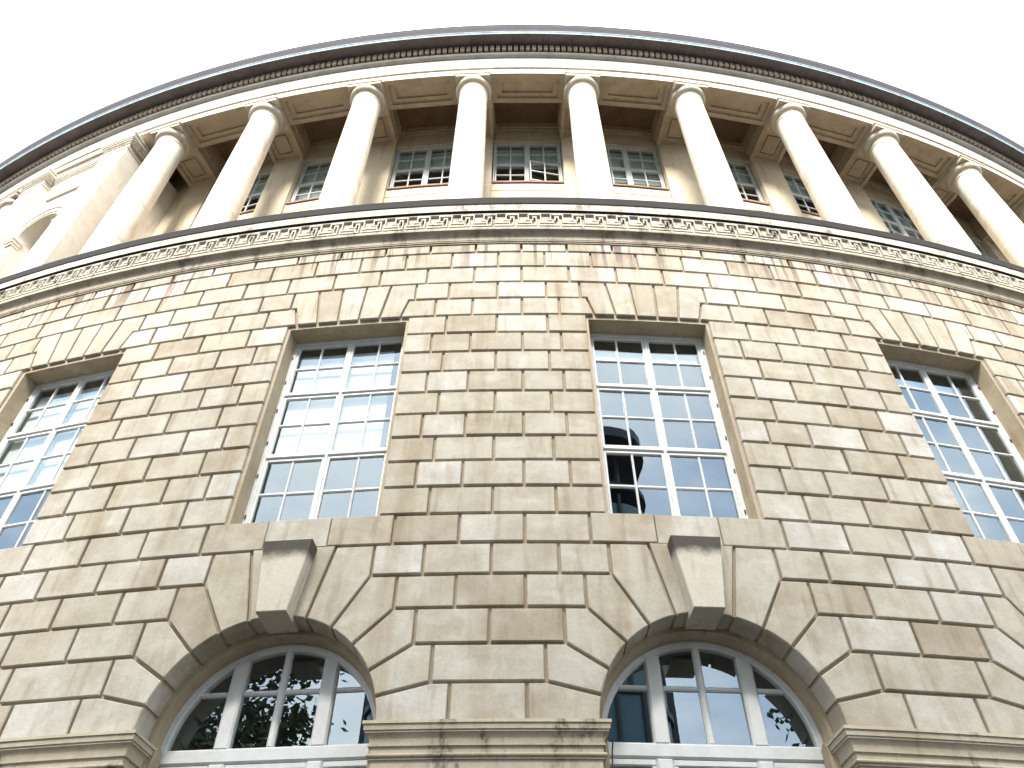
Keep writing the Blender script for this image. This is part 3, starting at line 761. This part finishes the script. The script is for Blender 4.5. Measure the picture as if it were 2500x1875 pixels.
M_ab = ab.mesh('abacus', M_CAP)
bs = MB().lathe(0, yc, [(0.2 * C, ZW(3.9)), (0.9 * C, ZW(3.86)), (0.98 * C, ZW(3.78)), (0.98 * C, ZW(3.68)), (0.9 * C, ZW(3.62)), (0.9 * C, ZW(3.46))], 40)
M_bs = bs.mesh('column_base', M_COLUMN, 35)
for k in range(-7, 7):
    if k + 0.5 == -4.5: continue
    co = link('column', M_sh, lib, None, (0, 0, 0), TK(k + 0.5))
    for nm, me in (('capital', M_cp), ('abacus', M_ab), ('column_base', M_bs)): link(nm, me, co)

# ------------------------------------------------------------------ solid pavilion closing the loggia on the left
KA = lambda k: CU + k * BAY
pav = MB()
pav.pbox(KA(-4.88), KA(-4.14), -4.6, -1.9, 3.4, 18.5, 5)
# front wall of the recess with an arched niche
ck, rk = KA(-4.51), R - 0.75
nr, zs_ = 1.43, 11.15
def pw(u, d, z): return P(ck + u / rk, d, z)
us = [-2.3, -nr] + [nr * math.sin(math.radians(x)) for x in range(-80, 90, 10)] + [nr, 2.3]
for a_, b_ in zip(us, us[1:]):
    if abs(a_ + b_) / 2 < nr:
        za, zb = zs_ + math.sqrt(max(0, nr * nr - a_ * a_)), zs_ + math.sqrt(max(0, nr * nr - b_ * b_))
        pav.add([pw(a_, -.75, za), pw(b_, -.75, zb), pw(b_, -.75, 18.5), pw(a_, -.75, 18.5)], [(0, 1, 2, 3)])
        pav.add([pw(a_, -.75, za), pw(b_, -.75, zb), pw(b_, -1.9, zb), pw(a_, -1.9, za)], [(0, 1, 2, 3)])
    else: pav.add([pw(a_, -.75, 3.4), pw(b_, -.75, 3.4), pw(b_, -.75, 18.5), pw(a_, -.75, 18.5)], [(0, 1, 2, 3)])
for s in (-1, 1): pav.add([pw(s * nr, -.75, 3.4), pw(s * nr, -1.9, 3.4), pw(s * nr, -1.9, zs_), pw(s * nr, -.75, zs_)], [(0, 1, 2, 3)])
pav_o = pav.build('pavilion', M_PALE, lib)
def capital_prof(a, t0, t1, d0, d1):
    for e, z0, z1 in ((0.05, 16.95, 17.02), (0.0, 17.02, 17.45), (0.06, 17.45, 17.53), (0.10, 17.53, 17.62), (0.16, 17.62, 17.74), (0.22, 17.74, 17.86), (0.27, 17.86, 18.14), (0.31, 18.14, 18.33)):
        a.pbox(t0 - e / R, t1 + e / R, d1, d0 + e, z0, z1 - 0.002)
for ka, kb in ((-4.14, -3.84), (-5.18, -4.88)):
    a = MB(); a.pbox(KA(ka), KA(kb), -4.4, -0.22, 3.4, 18.5, 2); po = a.build('anta', M_PALE, pav_o)
    a = MB(); capital_prof(a, KA(ka), KA(kb), -0.22, -2.2); a.build('anta_capital', M_PALE, po)
    a = MB(); a.pbox(KA(ka) - .05 / R, KA(kb) + .05 / R, -0.5, -0.16, 3.4, 4.3); a.build('anta_base', M_PALE, po)
a = MB(); capital_prof(a, KA(-4.86), KA(-4.16), -0.75, -1.2); a.pbox(KA(-4.88), KA(-4.14), -0.6, -0.318, 18.345, 18.985, 4); a.build('recess_cornice', M_PALE, pav_o)
a = MB(); a.pbox(KA(-4.73), KA(-4.29), -0.8, -0.6, 14.95, 16.3, 3); a.build('tablet', M_PALE, pav_o)
a = MB(); an = [math.radians(x) for x in range(-90, 91, 6)]
prof = [(1.43, -1.0), (1.43, -0.68), (1.55, -0.68), (1.55, -0.63), (1.85, -0.63), (1.87, -0.57), (2.0, -0.57), (2.0, -0.8)]
vs = [pw(r_ * math.sin(f), d, zs_ + r_ * math.cos(f)) for f in an for r_, d in prof]; kk = len(prof)
a.add(vs, [(i * kk + j, (i + 1) * kk + j, (i + 1) * kk + j + 1, i * kk + j + 1) for i in range(len(an) - 1) for j in range(kk - 1)])
a.build('archivolt', M_PALE, pav_o)
a = MB()
for s in (-1, 1):
    for e, z0, z1 in ((0.0, 10.5, 10.7), (0.07, 10.7, 10.82), (0.0, 10.82, 10.95), (0.1, 10.95, 11.15)):
        u0, u1 = sorted((s * (1.40 - e * .5), s * (1.95 + e)))
        a.pbox(ck + u0 / rk, ck + u1 / rk, -1.1, -0.64 + e, z0, z1 - .002)
a.build('niche_impost', M_PALE, pav_o)

# ------------------------------------------------------------------ across the street (seen in the window reflections)
M_TGLASS = simple('teal_curtain_glass', (0.05, 0.14, 0.16), 0.08, spec=0.8, var=0.2)
M_TFRAME = simple('dark_tower_metal', (0.035, 0.035, 0.05), 0.4, var=0.2)
M_TWHITE = simple('pale_tower_panel', (0.45, 0.47, 0.48), 0.5, var=0.1)
tw = empty('office_tower', (-1, -25, 0))
tag(tw, 'dark office tower with teal glass walls and a flat projecting roof, reflected in the windows', 'building')
def rounded(hx, y0, y1, r, n=6):
    pts = []
    for cx, cy, a0 in ((hx - r, y0 + r, -90), (hx - r, y1 - r, 0), (-hx + r, y1 - r, 90), (-hx + r, y0 + r, 180)):
        pts += [(cx + r * math.cos(math.radians(a0 + 90 * i / n)), cy + r * math.sin(math.radians(a0 + 90 * i / n))) for i in range(n + 1)]
    return pts
def slab(pts, z0, z1):
    n_ = len(pts); a = MB()
    a.add([(x, y, z0) for x, y in pts] + [(x, y, z1) for x, y in pts], [(i, (i + 1) % n_, n_ + (i + 1) % n_, n_ + i) for i in range(n_)] + [tuple(range(n_ - 1, -1, -1)), tuple(range(n_, 2 * n_))])
    return a
slab(rounded(13.6, -20, 0, 2.5), 0, 32.5).build('glass_wall', M_TGLASS, tw)
for i in range(10): slab(rounded(13.75, -20.15, 0.15, 2.6), 3.4 * i + 3.0, 3.4 * i + 3.35).build('floor_band', M_TFRAME, tw)
fn = MB().box(-0.09, 0.09, -0.22, 0.16, 0, 33.0).mesh('fin', M_TFRAME)
for i in range(-8, 9): link('fin', fn, tw, None, (i * 1.4, 0.14, 0))
for i in range(9):
    for s_ in (-1, 1): link('fin', fn, tw, None, (s_ * 13.74, -2.2 - i * 2.0, 0), math.pi / 2)
cp_ = rounded(14.3, -19, 1.2, 3.0)
slab(cp_, 37.6, 38.4).build('roof_canopy', M_TFRAME, tw)
slab(rounded(9.0, -17, -4.5, 2.0), 32.5, 37.6).build('plant_room', M_TFRAME, tw)
for x in (-12, -6, 0, 6, 12): MB().lathe(x, -1.5, [(0.22, 32.4), (0.22, 37.7)], 10).build('canopy_post', M_TFRAME, tw)

def leaf_mat(name, c1, c2):
    m, nt, b, o = new_mat(name)
    g_ = N(nt, 'ShaderNodeNewGeometry')
    nt.links.new(ramp(nt, g_.outputs['Random Per Island'], [(0, c1), (1, c2)]), b.inputs['Base Color'])
    b.inputs['Roughness'].default_value = 0.6; b.inputs['Specular IOR Level'].default_value = 0.2
    return m
M_LEAF = leaf_mat('street_tree_leaf', (0.03, 0.055, 0.018), (0.06, 0.09, 0.03))
M_BARK = simple('bark', (0.07, 0.055, 0.04), 0.9, (20, 0.6), var=0.4)
def tube(a, pts, n=7):
    vs = []; m_ = len(pts)
    for i, (p_, r_) in enumerate(pts):
        d = (Vector(pts[min(i + 1, m_ - 1)][0]) - Vector(pts[max(i - 1, 0)][0])).normalized()
        u = d.orthogonal().normalized(); v = d.cross(u)
        vs += [tuple(Vector(p_) + (u * math.cos(2 * math.pi * k / n) + v * math.sin(2 * math.pi * k / n)) * r_) for k in range(n)]
    a.add(vs, [(i * n + k, i * n + (k + 1) % n, (i + 1) * n + (k + 1) % n, (i + 1) * n + k) for i in range(m_ - 1) for k in range(n)])
def tree(loc, hgt, rad, label, seed, clumps=190, per=85):
    rn = random.Random(seed); t = empty('street_tree', loc); tag(t, label, 'tree')
    a = MB(); top = hgt * 0.62
    tube(a, [((0, 0, 0), 0.28), ((0.05, 0.03, hgt * 0.2), 0.21), ((-0.05, 0.08, hgt * 0.4), 0.16), ((0.1, 0.0, top), 0.09), ((0.1, 0.05, hgt * 0.85), 0.03)], 9)
    cl = MB(); cz = hgt * 0.64; rz_ = hgt * 0.36
    for i in range(clumps):
        th = rn.uniform(0, 2 * math.pi); cs = rn.uniform(-1, 1); rr_ = rn.uniform(0.08, 1.0) ** 0.5 * rn.uniform(0.85, 1.06)
        sn = math.sqrt(1 - cs * cs)
        c_ = Vector((rad * rr_ * sn * math.cos(th), rad * rr_ * sn * math.sin(th), cz + rz_ * rr_ * cs))
        if i % 6 == 0: tube(a, [((0, 0, hgt * rn.uniform(0.25, 0.45)), 0.08), (tuple(c_ * 0.5 + Vector((0, 0, cz * 0.42))), 0.05), (tuple(c_), 0.015)], 5)
        cr = rn.uniform(0.55, 1.05) * rad * 0.26
        for j in range(per):
            p_ = c_ + Vector((rn.gauss(0, 0.5), rn.gauss(0, 0.5), rn.gauss(0, 0.42))) * cr
            n_ = Vector((rn.gauss(0, 1), rn.gauss(0, 1), rn.gauss(0.6, 0.8))).normalized(); u = n_.orthogonal().normalized(); v = n_.cross(u)
            an_ = rn.uniform(0, 6.28); u, v = u * math.cos(an_) + v * math.sin(an_), v * math.cos(an_) - u * math.sin(an_)
            L = rn.uniform(0.10, 0.19); W = L * 0.55
            cl.add([tuple(p_ - u * L), tuple(p_ + v * W - u * L * .2), tuple(p_ + u * L), tuple(p_ - v * W - u * L * .2)], [(0, 1, 2, 3)])
    a.build('trunk', M_BARK, t, smooth=60)
    me = bpy.data.meshes.new('crown'); me.from_pydata(cl.v, [], cl.f); me.materials.append(M_LEAF); link('crown', me, t)
tree((-14.6, -8.4, 0), 18.4, 5.6, 'leafy street tree reflected as a dark mass in the left arched window', 3)
tree((15.0, -7.6, 0), 17.0, 4.6, 'leafy street tree reflected in the right light of the right arched window', 5)

# loose cable clipped under the impost beside the right arch
cb = MB(); v0 = hp
pts = [(v0 + 0.10, 0.06, -19.42), (v0 + 0.17, 0.03, -19.34), (v0 + 0.24, -0.04, -19.33), (v0 + 0.27, -0.12, -19.40), (v0 + 0.25, -0.2, -19.55), (v0 + 0.24, -0.3, -19.9), (v0 + 0.22, -0.4, -20.6)]
base = P(JC(v0 + 0.2, 0), -0.1, -19.5)
tube(cb, [(tuple(Vector(P(JC(v, 0), d, z)) - Vector(base)), 0.006) for v, d, z in pts], 6)
co_ = cb.build('loose_cable', M_HINGE, None, 60, (base[0], base[1] + AX, base[2]))
tag(co_, 'thin dark cable hanging at the moulded impost end beside the right arch', 'cable')
